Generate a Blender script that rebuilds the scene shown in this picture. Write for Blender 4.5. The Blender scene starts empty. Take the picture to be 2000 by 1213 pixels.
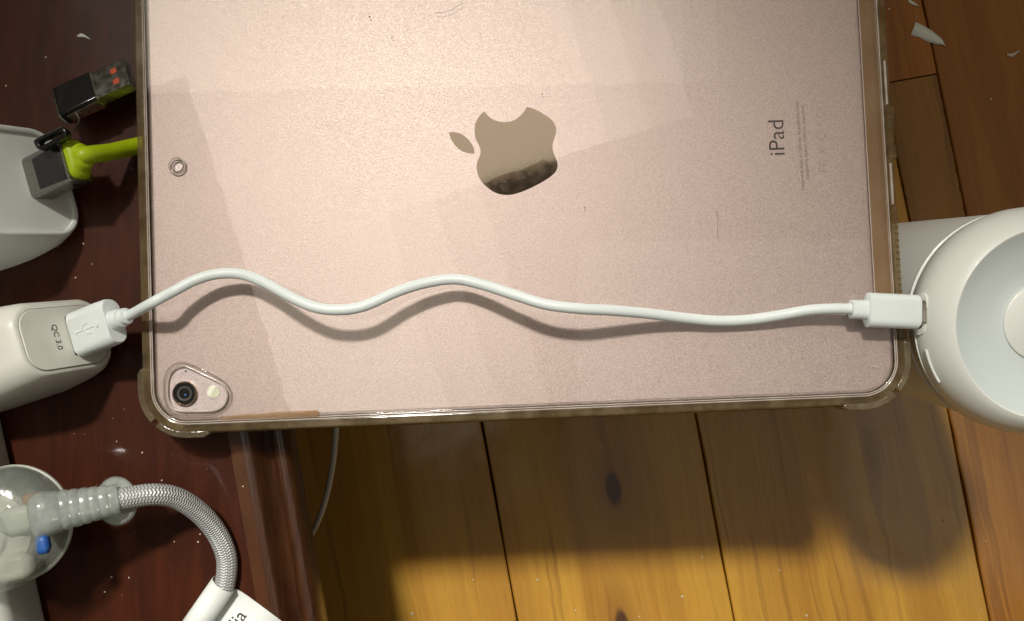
import bpy, bmesh, math, random
from mathutils import Matrix, Vector
R = math.radians
S = 0.001                      # everything below is written in millimetres
scene = bpy.context.scene
C = scene.collection
random.seed(7)

# ------------------------------------------------------------------ camera
F, CX, CY, D, TILT = 1700.0, 1000.0, 606.5, 293.0, R(2.3)
cam_pos = Vector((0, -D*math.sin(TILT), D*math.cos(TILT)))
cam_rot = Matrix.Rotation(TILT, 3, 'X')
cd = bpy.data.cameras.new('camera'); cam = bpy.data.objects.new('camera', cd); C.objects.link(cam)
cd.sensor_width = 36; cd.lens = 36*F/2000; cd.clip_start = .005; cd.clip_end = 50
cam.location = cam_pos*S; cam.rotation_euler = (TILT, 0, 0)
scene.camera = cam
def P(px, py, z):              # a point seen at a pixel of the photograph, at height z
    d = cam_rot @ Vector((px-CX, -(py-CY), -F))
    return cam_pos + d*((z-cam_pos.z)/d.z)

# ------------------------------------------------------------------ light
w = bpy.data.worlds.new('World'); scene.world = w; w.use_nodes = True
bg = w.node_tree.nodes['Background']; bg.inputs[0].default_value = (.62, .52, .40, 1); bg.inputs[1].default_value = .13
def lamp(name, kind, loc, target, energy, color, **kw):
    l = bpy.data.lights.new(name, kind); o = bpy.data.objects.new(name, l); C.objects.link(o)
    l.energy = energy; l.color = color
    for k, v in kw.items():
        if k != 'roll': setattr(l, k, v)
    o.location = Vector(loc)*S
    o.rotation_euler = ((Vector(target)-Vector(loc)).to_track_quat('-Z', 'Y').to_matrix() @ Matrix.Rotation(kw.get('roll', 0), 3, 'Z')).to_euler()
    return o
# the ceiling lamp, its cone narrowed to imitate shade over the upper picture
lamp('ceiling_lamp', 'SPOT', (-410, 1285, 2600), (25, -412, 0), 425, (1, .965, .90), spot_size=R(15.8), spot_blend=.05, shadow_soft_size=.14)
# lit ceiling 1.2 m above, as it shows in the gloss of the case beside the person holding the phone
NL = [0]
def CE(px, py, z=0, H=1200):
    p = P(px, py, z); q = Vector((cam_pos.x, cam_pos.y, 0)); q = q+(Vector((p.x, p.y, 0))-q)*((cam_pos.z-z+H-z)/(cam_pos.z-z)); return Vector((q.x, q.y, H))
def ceiling(A, B, X, rad, color, shape='RECTANGLE'):  # lit ceiling areas, and also the added dim fill
    NL[0] += 1; H = 1190+NL[0]*9; A, B, X = CE(*A, 0, H), CE(*B, 0, H), CE(*X, 0, H); d = (A-B).normalized(); n = Vector((d.y, -d.x, 0)); wd = (X-B).dot(n); L = (A-B).length
    c_ = (A+B)/2+n*wd/2; area = L*abs(wd)*1e-6
    return lamp('ceiling_and_fill', 'AREA', c_, c_-Vector((0, 0, 1)), rad*math.pi*area, color, shape=shape, size=abs(wd)*S, size_y=L*S, roll=math.atan2(-d.x, d.y))
WARM = (1, .90, .75)
for xa, xr in ((800, 1200), (900, 1290), (1000, 1380)):
    ceiling((197, -397), (474, 503), (xr, 300), .31, WARM)
    ceiling((474, 503), (623, 985), (xa, 560), .31, WARM)
ceiling((197, -397), (365, 150), (170, 150), .92, WARM)
for xr in (1250, 1330, 1400): ceiling((240, -450), (240, 182), (xr, 0), .17, (1, .93, .76))
ceiling((1130, 470), (1130, 1200), (1740, 600), .20, (1, .93, .88))  # added dim fill for the tablet's lower right, no ceiling seen there
ceiling((1795, 520), (1795, 1250), (2600, 600), .7, (1, .94, .84))
vs = scene.view_settings
vs.view_transform = 'Standard'; vs.look = 'None'; vs.exposure = 0; vs.gamma = 1; vs.use_curve_mapping = False

# ------------------------------------------------------------------ node helper
class V:
    def __init__(s, nt, sock): s.nt, s.s = nt, sock
    def _m(s, op, o=None, c=None):
        n = s.nt.nodes.new('ShaderNodeMath'); n.operation = op
        for i, x in enumerate((s, o, c)):
            if x is None: continue
            if isinstance(x, V): s.nt.links.new(x.s, n.inputs[i])
            else: n.inputs[i].default_value = x
        return V(s.nt, n.outputs[0])
    def __add__(s, o): return s._m('ADD', o)
    __radd__ = __add__
    def __sub__(s, o): return s._m('SUBTRACT', o)
    def __mul__(s, o): return s._m('MULTIPLY', o)
    __rmul__ = __mul__
    def __truediv__(s, o): return s._m('DIVIDE', o)
    def sin(s): return s._m('SINE')
    def exp(s): return s._m('EXPONENT')
    def abs(s): return s._m('ABSOLUTE')
    def sq(s): return s._m('MULTIPLY', s)
    def clamp(s, a, b, lo=0., hi=1.):
        n = s.nt.nodes.new('ShaderNodeMapRange'); s.nt.links.new(s.s, n.inputs[0])
        n.inputs[1].default_value = a; n.inputs[2].default_value = b; n.inputs[3].default_value = lo; n.inputs[4].default_value = hi
        n.interpolation_type = 'SMOOTHSTEP' if lo <= hi or True else 'LINEAR'
        return V(s.nt, n.outputs[0])
class Mat:
    def __init__(m, name, base=(.5, .5, .5), rough=.5, metal=0., coat=0., coat_rough=.05, spec=.5, **kw):
        m.m = bpy.data.materials.new(name); m.m.use_nodes = True; m.nt = m.m.node_tree
        m.p = m.nt.nodes['Principled BSDF']; m.out = m.nt.nodes['Material Output']
        m.set('Base Color', base); m.set('Roughness', rough); m.set('Metallic', metal)
        m.set('Coat Weight', coat); m.set('Coat Roughness', coat_rough); m.set('Specular IOR Level', spec)
        for k, v in kw.items(): m.set(k.replace('_', ' '), v)
    def set(m, k, v):
        s = m.p.inputs[k]
        if isinstance(v, V): m.nt.links.new(v.s, s)
        elif isinstance(v, tuple) and len(v) == 3 and s.type == 'RGBA': s.default_value = (*v, 1)
        else: s.default_value = v
    def coord(m, kind='Object'):
        n = m.nt.nodes.new('ShaderNodeTexCoord'); return V(m.nt, n.outputs[kind])
    def split(m, v):
        n = m.nt.nodes.new('ShaderNodeSeparateXYZ'); m.nt.links.new(v.s, n.inputs[0]); return [V(m.nt, o) for o in n.outputs]
    def join(m, *a):
        n = m.nt.nodes.new('ShaderNodeCombineXYZ')
        for i, x in enumerate(a):
            if isinstance(x, V): m.nt.links.new(x.s, n.inputs[i])
            else: n.inputs[i].default_value = x
        return V(m.nt, n.outputs[0])
    def noise(m, vec, scale, detail=3., rough=.5, dist=0.):
        n = m.nt.nodes.new('ShaderNodeTexNoise'); m.nt.links.new(vec.s, n.inputs['Vector'])
        n.inputs['Scale'].default_value = scale; n.inputs['Detail'].default_value = detail
        n.inputs['Roughness'].default_value = rough; n.inputs['Distortion'].default_value = dist
        return V(m.nt, n.outputs[0])
    def voro(m, vec, scale, out='Distance'):
        n = m.nt.nodes.new('ShaderNodeTexVoronoi'); m.nt.links.new(vec.s, n.inputs['Vector']); n.inputs['Scale'].default_value = scale
        return V(m.nt, n.outputs[out])
    def mix(m, f, a, b):
        n = m.nt.nodes.new('ShaderNodeMix'); n.data_type = 'RGBA'
        for i, x in ((0, f), (6, a), (7, b)):
            if isinstance(x, V): m.nt.links.new(x.s, n.inputs[i])
            elif isinstance(x, tuple): n.inputs[i].default_value = (*x, 1)
            else: n.inputs[i].default_value = x
        return V(m.nt, n.outputs[2])
    def rnd(m):
        n = m.nt.nodes.new('ShaderNodeObjectInfo'); return V(m.nt, n.outputs['Random'])
    def bump(m, h, strength=.3, dist=.0003, coat=False):
        n = m.nt.nodes.new('ShaderNodeBump'); m.nt.links.new(h.s, n.inputs['Height'])
        n.inputs['Strength'].default_value = strength; n.inputs['Distance'].default_value = dist
        m.nt.links.new(n.outputs[0], m.p.inputs['Normal'])
        return n
    def see_through(m, amount, tint=(1, 1, 1)):      # a thin clear sheet: part of the light goes straight through
        t = m.nt.nodes.new('ShaderNodeBsdfTransparent'); t.inputs[0].default_value = (*tint, 1)
        x = m.nt.nodes.new('ShaderNodeMixShader')
        if isinstance(amount, V): m.nt.links.new(amount.s, x.inputs[0])
        else: x.inputs[0].default_value = amount
        m.nt.links.new(m.p.outputs[0], x.inputs[1]); m.nt.links.new(t.outputs[0], x.inputs[2])
        m.nt.links.new(x.outputs[0], m.out.inputs[0])

M = {}
def plastic(name, base, rough=.35, spec=.5, coat=0., grime=.12):
    m = Mat(name, base, rough, spec=spec, coat=coat)
    c = m.coord(); n = m.noise(c, 90, 4, .6); f = m.noise(c, 900, 2)
    m.set('Base Color', m.mix((n.clamp(.5, .75))*grime, base, tuple(x*.72 for x in base)))
    m.set('Roughness', f.clamp(.3, .7, rough-.05, rough+.08))
    m.bump(f, .12, .0001)
    M[name] = m.m; return m
plastic('white_plastic', (.80, .84, .80), .36)
plastic('cable_white', (.79, .85, .83), .42)
plastic('cream_plastic', (.78, .78, .70), .34, grime=.3)
plastic('device_white', (.80, .82, .76), .42, grime=.05)
plastic('device_dish', (.66, .72, .70), .34, grime=.0)
plastic('black_plastic', (.012, .012, .012), .16)
plastic('dark_gap', (.01, .01, .01), .6)
plastic('lime_plastic', (.42, .56, .005), .42)
plastic('blue_plastic', (.02, .10, .36), .5)
plastic('copper', (.30, .14, .05), .4)
plastic('orange_plastic', (.55, .09, .03), .5)
plastic('grey_cord', (.50, .52, .46), .45)
plastic('strip_white', (.52, .54, .48), .4)
plastic('ink', (.05, .04, .035), .5)
plastic('faint_ink', (.17, .15, .12), .5)
plastic('paper', (.75, .78, .70), .8)
plastic('label_white', (.80, .84, .80), .5, grime=.05)
plastic('crumb', (.62, .55, .44), .7)
def metal(name, base, rough):
    m = Mat(name, base, rough, metal=1.); c = m.coord(); m.set('Roughness', m.noise(c, 400, 3).clamp(.3, .7, rough*.7, rough*1.3)); M[name] = m.m; return m
metal('steel', (.55, .53, .46), .22); metal('nickel', (.30, .30, .27), .3); metal('gold_ring', (.60, .48, .36), .18)
m = metal('mirror_logo', (.385, .315, .245), .07)
# rose anodised aluminium, blasted: fine sparkling grain
m = Mat('rose_aluminium', (.60, .46, .42), .46, metal=.80)
c = m.coord(); g = m.noise(c, 3700, 2, .6); g2 = m.noise(c, 1900, 2, .5)
m.set('Base Color', m.mix((g*.65+g2*.35).clamp(.33, .67), (.47, .377, .365), (.665, .57, .555)))
m.set('Roughness', g2.clamp(.3, .7, .40, .52)); m.bump(g, .5, .00014); M['rose_aluminium'] = m.m
m = Mat('amber_reflection_strip', (.42, .27, .14), .3, metal=.45)
c = m.coord(); n = m.noise(c, 60, 3); m.set('Base Color', m.mix(n.clamp(.35, .65), (.42, .29, .17), (.52, .38, .25))); m.see_through(.62, (1, .90, .78)); M['amber_reflection'] = m.m  # reflected wood painted as a tinted strip for the case edge
# clear case: polished sheet
m = Mat('clear_sheet', (.9, .85, .78), .03, spec=1.0, IOR=1.7)
c = m.coord(); n = m.noise(c, 55, 5, .7); sp = m.voro(c, 420)
m.set('Roughness', n.clamp(.45, .8, .02, .22))
lw = m.nt.nodes.new('ShaderNodeFresnel'); lw.inputs[0].default_value = 1.62
fr = V(m.nt, lw.outputs[0])
m.set('Base Color', (.02, .02, .02)); m.p.inputs['Specular Tint'].default_value = (1, 1, 1, 1)
gl = m.nt.nodes.new('ShaderNodeBsdfGlossy'); m.nt.links.new(n.clamp(.45, .8, .015, .16).s, gl.inputs['Roughness']); gl.inputs[0].default_value = (1, 1, 1, 1); sme = m.noise(m.join(*m.split(c)[:2], 0.), 30, 5, .75, 1.6).clamp(.56, .76, .015, .16); m.nt.links.new(sme.s, gl.inputs['Roughness'])
wv = m.noise(c, 62, 2, .5); bp = m.nt.nodes.new('ShaderNodeBump'); bp.inputs['Strength'].default_value = 1; bp.inputs['Distance'].default_value = .00004
m.nt.links.new(wv.s, bp.inputs['Height']); m.nt.links.new(bp.outputs[0], gl.inputs['Normal'])
tr = m.nt.nodes.new('ShaderNodeBsdfTransparent'); tr.inputs[0].default_value = (.985, .975, .955, 1)
mx = m.nt.nodes.new('ShaderNodeMixShader'); m.nt.links.new(fr.s, mx.inputs[0]); m.nt.links.new(tr.outputs[0], mx.inputs[1]); m.nt.links.new(gl.outputs[0], mx.inputs[2])
m.nt.links.new(mx.outputs[0], m.out.inputs[0]); M['clear_sheet'] = m.m
def clear(name, base, through, tint, rough=.12, bumpy=.3, scale=160):
    m = Mat(name, base, rough, spec=.8, coat=.6); c = m.coord(); n = m.noise(c, scale, 3, .55); m.bump(n, bumpy, .0008)
    m.see_through(n.clamp(.3, .7, max(0, through-.12), min(1, through+.12)), tint); M[name] = m.m; return m
clear('case_rim', (.27, .20, .105), .68, (.80, .70, .52), bumpy=.15)
clear('case_bumper', (.25, .205, .13), .58, (.85, .76, .58), bumpy=.5, scale=220)
clear('case_lip', (.62, .54, .48), .25, (1, .95, .9), bumpy=.1)
clear('clear_plug', (.40, .43, .39), .66, (.95, .97, .94), rough=.16, bumpy=.7, scale=95)
clear('clear_boot', (.44, .48, .45), .40, (.92, .95, .90), rough=.2, bumpy=.6, scale=190)
clear('blur_white', (.74, .75, .66), .35, (1, 1, .95), rough=.5, bumpy=.8, scale=150)
# braided cord
m = Mat('braid', (.4, .42, .40), .42, metal=.25)
uv = m.coord('UV'); u, v, _ = m.split(uv)
row = (u*(2*math.pi*11)).sin(); st = (v*6.6+row*1.25).sin()*.5+.5; h = st*.75+(row.abs())*.25
m.set('Base Color', m.mix(h.clamp(.2, .85), (.36, .375, .37), (.62, .65, .63))); m.bump(h, .7, .0005); M['braid'] = m.m
# mahogany, lacquered
m = Mat('mahogany', (.09, .02, .01), .4, coat=.32, coat_rough=.06, spec=.2)
c = m.coord(); x, y, z = m.split(c)
g = m.noise(m.join(x*26, y*3, z*26), 6, 5, .65, .6); g2 = m.noise(m.join(x*300, y*22, z*300), 3, 3)
sm = m.noise(c, 24, 5, .65, .5); du = m.noise(c, 700, 2)
col = m.mix(g.clamp(.3, .7), (.036, .0068, .0018), (.062, .013, .003))
m.set('Base Color', m.mix(g2.clamp(.45, .75)*.15, col, (.03, .007, .003)))
m.set('Coat Roughness', sm.clamp(.4, .7, .04, .2)); m.set('Roughness', .42); m.bump(g2*.6+sm, .06, .0004); M['mahogany'] = m.m
m2 = Mat('mahogany_edge', (.17, .06, .015), .36, coat=.4, coat_rough=.10)
c = m2.coord(); x, y, z = m2.split(c); g = m2.noise(m2.join(x*60, y*4, z*60), 8, 5, .7, .4)
m2.set('Base Color', m2.mix(g.clamp(.3, .7), (.030, .009, .003), (.062, .020, .005))); m2.bump(g, .15, .0006); M['mahogany_edge'] = m2.m

m3 = Mat('amber_wood', (.17, .06, .015), .36, coat=.35, coat_rough=.08)
c = m3.coord(); g = m3.noise(c, 60, 4, .6); m3.set('Base Color', m3.mix(g.clamp(.3, .7), (.060, .0165, .003), (.085, .026, .0045))); M['amber_wood'] = m3.m

# ------------------------------------------------------------------ object helpers
WL = {}
def tag(o, label=None, cat=None, group=None, kind=None):
    if label: o['label'] = label
    if cat: o['category'] = cat
    if group: o['group'] = group
    if kind: o['kind'] = kind
    return o
def thing(name, label, cat, loc, group=None):
    o = bpy.data.objects.new(name, None); C.objects.link(o); o.empty_display_size = .01
    o.location = Vector(loc)*S; WL[o] = Vector(loc); return tag(o, label, cat, group)
def put(name, me, mat, parent=None, loc=None, smooth=None):
    o = bpy.data.objects.new(name, me); C.objects.link(o)
    if mat: me.materials.clear(); me.materials.append(M[mat])
    if parent is not None: base = WL[parent]; o.parent = parent; WL[o] = base
    else:
        base = Vector(loc) if loc is not None else Vector((0, 0, 0)); o.location = base*S; WL[o] = base
    me.transform(Matrix.Scale(S, 4) @ Matrix.Translation(-base))
    if smooth is not None:
        for p in me.polygons: p.use_smooth = True
        if smooth < 179:
            md = o.modifiers.new('smooth', 'EDGE_SPLIT'); md.split_angle = R(smooth)
    return o
def mesh(v, f):
    me = bpy.data.meshes.new('m'); me.from_pydata([tuple(x) for x in v], [], f); me.update(); return me
def frame(o, n, u):                      # local x=n, z=u
    n = Vector(n).normalized(); u = Vector(u); u = (u-n*u.dot(n)).normalized(); v = u.cross(n)
    return Matrix(((n.x, v.x, u.x, o[0]), (n.y, v.y, u.y, o[1]), (n.z, v.z, u.z, o[2]), (0, 0, 0, 1)))
def catmull(p, n=8, closed=False):
    p = [Vector(x) for x in p]; out = []; L = len(p)
    for i in range(L if closed else L-1):
        a = p[(i-1) % L] if closed or i > 0 else p[0]*2-p[1]
        b, c = p[i], p[(i+1) % L]
        d = p[(i+2) % L] if closed or i+2 < L else p[-1]*2-p[-2]
        for k in range(n):
            t = k/n; out.append(.5*((2*b)+(c-a)*t+(2*a-5*b+4*c-d)*t*t+(3*b-a-3*c+d)*t**3))
    if not closed: out.append(p[-1])
    return out
def tube_me(pts, r, seg=16, n=8, smooth=True):
    pts = [Vector(p) for p in pts]
    q = catmull(pts, n) if smooth else pts
    rr = r if callable(r) else (lambda t: r)
    vs_, fs, uvs = [], [], []; L = 0; prev = None; N = len(q)
    tot = sum((q[i+1]-q[i]).length for i in range(N-1)); Ls = []
    for i in range(N):
        t = (q[min(i+1, N-1)]-q[max(i-1, 0)]).normalized()
        if prev is None: a = t.orthogonal().normalized()
        else: a = (prev-t*prev.dot(t)).normalized()
        prev = a; b = t.cross(a)
        if i: L += (q[i]-q[i-1]).length
        Ls.append(L); rad = rr(L/tot)
        for k in range(seg):
            th = 2*math.pi*k/seg; vs_.append(q[i]+a*math.cos(th)*rad+b*math.sin(th)*rad)
    for i in range(N-1):
        for k in range(seg):
            k2 = (k+1) % seg
            fs.append((i*seg+k, i*seg+k2, (i+1)*seg+k2, (i+1)*seg+k)); uvs.append(((k/seg, Ls[i]), ((k+1)/seg, Ls[i]), ((k+1)/seg, Ls[i+1]), (k/seg, Ls[i+1])))
    fs.append(tuple(range(seg-1, -1, -1))); fs.append(tuple((N-1)*seg+k for k in range(seg)))
    me = mesh(vs_, fs); ul = me.uv_layers.new(name='UVMap'); i = 0
    for f in uvs:
        for c_ in f: ul.data[i].uv = c_; i += 1
    return me
def tube(name, pts, r, mat, parent=None, seg=16, n=8, loc=None, smooth=True):
    return put(name, tube_me(pts, r, seg, n, smooth), mat, parent, loc, 60)
def ring_me(pts, r, seg=8):
    q = [Vector(p) for p in pts]; N = len(q); vs_, fs = [], []
    for i in range(N):
        t = (q[(i+1) % N]-q[i-1]).normalized(); a = t.cross(Vector((0, 0, 1))).normalized(); b = t.cross(a)
        for k in range(seg):
            th = 2*math.pi*k/seg; vs_.append(q[i]+a*math.cos(th)*r+b*math.sin(th)*r)
    for i in range(N):
        for k in range(seg):
            j = (i+1) % N; k2 = (k+1) % seg; fs.append((i*seg+k, i*seg+k2, j*seg+k2, j*seg+k))
    return mesh(vs_, fs)
def rrect(w_, h_, r, n=6):
    r = min(r, w_/2-.01, h_/2-.01); out = []
    for cx, cy, a0 in ((w_/2-r, h_/2-r, 0), (-w_/2+r, h_/2-r, 90), (-w_/2+r, -h_/2+r, 180), (w_/2-r, -h_/2+r, 270)):
        for k in range(n+1): a = R(a0+90*k/n); out.append((cx+r*math.cos(a), cy+r*math.sin(a)))
    return out
def loft_me(secs, fr, n=6):               # secs: (s, width along v, height along u, radius[, dv, du])
    vs_, fs = [], []; K = 4*(n+1)
    for s in secs:
        dv, du = (s[4], s[5]) if len(s) > 4 else (0, 0)
        for a, b in rrect(s[1], s[2], s[3], n): vs_.append(fr @ Vector((s[0], a+dv, b+du)))
    for i in range(len(secs)-1):
        for k in range(K): k2 = (k+1) % K; fs.append((i*K+k, i*K+k2, (i+1)*K+k2, (i+1)*K+k))
    fs.append(tuple(range(K-1, -1, -1))); fs.append(tuple((len(secs)-1)*K+k for k in range(K)))
    return mesh(vs_, fs)
def loft(name, secs, fr, mat, parent=None, smooth=35, n=6, loc=None): return put(name, loft_me(secs, fr, n), mat, parent, loc, smooth)
def lathe(name, prof, fr, mat, parent=None, seg=96, smooth=40, loc=None, close=False, cap=True):  # prof: (r, h) about fr's z
    vs_, fs = [], []
    for r_, h_ in prof:
        for k in range(seg): a = 2*math.pi*k/seg; vs_.append(fr @ Vector((r_*math.cos(a), r_*math.sin(a), h_)))
    N = len(prof)
    for i in range(N if close else N-1):
        j = (i+1) % N
        for k in range(seg): k2 = (k+1) % seg; fs.append((i*seg+k, i*seg+k2, j*seg+k2, j*seg+k))
    if not close and cap:
        if prof[0][0] > .001: fs.append(tuple(range(seg-1, -1, -1)))
        if prof[-1][0] > .001: fs.append(tuple((N-1)*seg+k for k in range(seg)))
    return put(name, mesh(vs_, fs), mat, parent, loc, smooth)
def plate_me(loops, z0, z1, bev=0., fr=None, res=2):
    cu = bpy.data.curves.new('c', 'CURVE'); cu.dimensions = '2D'; cu.fill_mode = 'BOTH'
    for lp in loops:
        s = cu.splines.new('POLY'); s.points.add(len(lp)-1); s.use_cyclic_u = True
        for i, p in enumerate(lp): s.points[i].co = (p[0], p[1], 0, 1)
    cu.extrude = (z1-z0)/2-bev; cu.bevel_depth = bev; cu.bevel_resolution = res; cu.offset = -bev
    o = bpy.data.objects.new('c', cu); C.objects.link(o)
    dg = bpy.context.evaluated_depsgraph_get(); dg.update()
    me = bpy.data.meshes.new_from_object(o.evaluated_get(dg)); bpy.data.objects.remove(o)
    me.transform(Matrix.Translation((0, 0, (z0+z1)/2)))
    if fr is not None: me.transform(fr)
    return me
def plate(name, loops, z0, z1, mat, parent=None, bev=0., fr=None, smooth=40, loc=None, res=2):
    return put(name, plate_me(loops, z0, z1, bev, fr, res), mat, parent, loc, smooth)
def text_me(s, size, fr, ext=.03, offset=0.):
    cu = bpy.data.curves.new('t', 'FONT'); cu.body = s; cu.size = size; cu.extrude = ext; cu.offset = offset; cu.align_x = 'LEFT'; cu.resolution_u = 6
    o = bpy.data.objects.new('t', cu); C.objects.link(o)
    dg = bpy.context.evaluated_depsgraph_get(); dg.update()
    me = bpy.data.meshes.new_from_object(o.evaluated_get(dg)); bpy.data.objects.remove(o)
    me.transform(fr); return me
def circle(c_, r, n=40): return [(c_[0]+r*math.cos(2*math.pi*k/n), c_[1]+r*math.sin(2*math.pi*k/n)) for k in range(n)]
def join_me(ms):
    bm = bmesh.new()
    for x in ms: bm.from_mesh(x)
    me = bpy.data.meshes.new('j'); bm.to_mesh(me); bm.free(); return me
def axes(ox, oy, oz, ex, ey):             # matrix with x axis ex, y axis ey
    ex = Vector(ex).normalized(); ey = Vector(ey); ey = (ey-ex*ey.dot(ex)).normalized(); ez = ex.cross(ey)
    return Matrix(((ex.x, ey.x, ez.x, ox), (ex.y, ey.y, ez.y, oy), (ex.z, ey.z, ez.z, oz), (0, 0, 0, 1)))

ZT, ZF = -17.0, -180.0          # table top, floor

# ------------------------------------------------------------------ floor of planks
fl = thing('floor', None, None, (0, 0, ZF)); fl['kind'] = 'structure'
a, b = P(945, 850, ZF), P(1010, 1213, ZF)
fd = Vector((a.x-b.x, a.y-b.y, 0)).normalized(); fr_floor = axes(a.x, a.y, ZF, (fd.y, -fd.x, 0), (fd.x, fd.y, 0))   # x across, y along the planks
inv = fr_floor.inverted()
def fx(px, py): return inv @ P(px, py, ZF)
fl.location = (0, 0, 0); WL[fl] = Vector((0, 0, 0)); fl.matrix_world = Matrix.Translation(fr_floor.translation*S) @ fr_floor.to_3x3().to_4x4()
gA, gB, gC, gD = 0., fx(1400, 1029).x, fx(1890, 990).x, fx(1862, 290).x
edges = [gA-5*118, gA-4*118, gA-3*118, gA-2*118, gA-118, gA, gB, gC, gD, gD+122, gD+246, gD+366, gD+480]
kn = [fx(1198, 955), fx(1216, 1222), fx(800, 1300), fx(1700, 880)]
m = Mat('pine', (.4, .2, .05), .45, coat=.75, coat_rough=.09)
c = m.coord(); x, y, z = m.split(c); r_ = m.rnd()
lf = m.noise(m.join(x*.35, y*.6, r_*5.), 34, 3, .55); xs = x+(lf-.5)*.007
dark = None; ringsum = None
for i, (k, (sa, sb, amt)) in enumerate(zip(kn, ((.0066, .015, 1.), (.006, .014, 1.), (.006, .013, .8), (.004, .02, .25)))):
    dx = x-k.x*S; dy = y-k.y*S
    e = ((dx/(sa*2.2)).sq()+(dy/(sb*2.6)).sq())*-1.
    xs = xs-dx*(e.exp()*.85)
    wob = m.noise(c, 160, 3)*.9+.55
    core = ((dx/(sa*.62)).sq()+(dy/(sb*.62)).sq())*wob
    dk = (core*-1.).exp().clamp(.18, .62)*amt
    ring = (((dx/(sa)).sq()+(dy/(sb)).sq())*-.35).exp()*amt
    dark = dk if dark is None else dark+dk; ringsum = ring if ringsum is None else ringsum+ring
off = r_*9.
q = m.join(xs*1.+off, y*.055, off)
big = m.noise(q, 40, 3, .5, .35)                        # broad bands
fine = m.noise(m.join(xs+off, y*.02, off), 420, 4, .65)
ringw = ((big*26.+xs*90.).sin()).clamp(.55, 1.)         # the dark summer-wood lines
pore = m.noise(m.join(x+off, y*.05, off), 1500, 2, .5).clamp(.52, .75)
thin = m.noise(m.join(xs+off, y*.03, off), 150, 2, .5, .2).clamp(.60, .67)
base = m.mix(big.clamp(.3, .7), (.45, .215, .021), (.64, .35, .040))
base = m.mix(fine.clamp(.35, .7)*.22, base, (.27, .105, .014))
base = m.mix(ringw*.15, base, (.25, .095, .012))
base = m.mix(pore*.22, base, (.20, .08, .012)); base = m.mix(thin*.36, base, (.13, .045, .008))
base = m.mix(ringsum*.6, base, (.22, .085, .015))
base = m.mix(dark, base, m.mix(m.noise(c, 420, 3, .6).clamp(.3, .7), (.028, .010, .005), (.095, .038, .014)))
wear = m.noise(c, 22, 6, .7, .8)
base = m.mix(r_*.35, base, (.30, .13, .022))
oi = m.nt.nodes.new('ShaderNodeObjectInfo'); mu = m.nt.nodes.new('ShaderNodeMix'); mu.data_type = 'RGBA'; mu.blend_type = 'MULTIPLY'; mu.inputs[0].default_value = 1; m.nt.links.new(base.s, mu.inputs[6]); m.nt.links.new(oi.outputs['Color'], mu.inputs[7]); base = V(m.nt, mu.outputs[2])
m.set('Base Color', base); m.set('Coat Roughness', wear.clamp(.4, .75, .07, .30)); m.set('Roughness', .45)
m.bump(fine*.5+ringw*.5+wear, .12, .0005); M['pine'] = m.m
def plank(x0, x1, y0, y1, tint_and_shade=(1, 1, 1)):  # tint holds board tone, and at lower right painted shade
    g = .38; L = y1-y0; n = 60; vs_ = []; fs = []
    prof = lambda ja, jb: [(x0+g+ja, -18), (x0+g+ja, -.6), (x0+g+ja+.7, 0), (x1-g-jb-.7, 0), (x1-g-jb, -.6), (x1-g-jb, -18)]
    for i in range(n+1):
        yy = y0+L*i/n; ja = max(0, random.gauss(.05, .2)); jb = max(0, random.gauss(.05, .2))
        for q_ in prof(ja, jb): vs_.append((q_[0], yy, q_[1]))
    for i in range(n):
        for k in range(5): fs.append((i*6+k, i*6+k+1, (i+1)*6+k+1, (i+1)*6+k))
        fs.append((i*6+5, i*6, (i+1)*6, (i+1)*6+5))
    fs.append((5, 4, 3, 2, 1, 0)); fs.append(tuple(n*6+k for k in range(6)))
    me = mesh(vs_, fs); bmm = bmesh.new(); bmm.from_mesh(me); bmesh.ops.recalc_face_normals(bmm, faces=bmm.faces); bmm.to_mesh(me); bmm.free()
    o = bpy.data.objects.new('plank', me); C.objects.link(o); me.materials.append(M['pine']); me.transform(Matrix.Scale(S, 4)); o.parent = fl; o.color = (*tint_and_shade, 1)
    return o
yj = fx(1765, 156).y
for i in range(len(edges)-1):
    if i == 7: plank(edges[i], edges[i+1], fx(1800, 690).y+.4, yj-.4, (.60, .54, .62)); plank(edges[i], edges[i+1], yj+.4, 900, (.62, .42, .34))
    elif i == 8: ys = fx(1800, 690).y; plank(edges[i], edges[i+1], ys+.4, 900, (.62, .46, .38)); plank(edges[7], edges[9], -700, ys-.4, (.78, .62, .66))  # lower right board: the device's shadow is painted into its tint
    elif i in (1, 10): plank(edges[i], edges[i+1], -700, 120); plank(edges[i], edges[i+1], 121, 900)
    else: plank(edges[i], edges[i+1], -700, 900)
me = mesh([(-640, -700, -19), (900, -700, -19), (900, 900, -19), (-640, 900, -19)], [(0, 1, 2, 3)]); me.transform(Matrix.Scale(S, 4))
o = bpy.data.objects.new('subfloor', me); C.objects.link(o); me.materials.append(M['dark_gap']); o.parent = fl

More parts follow.
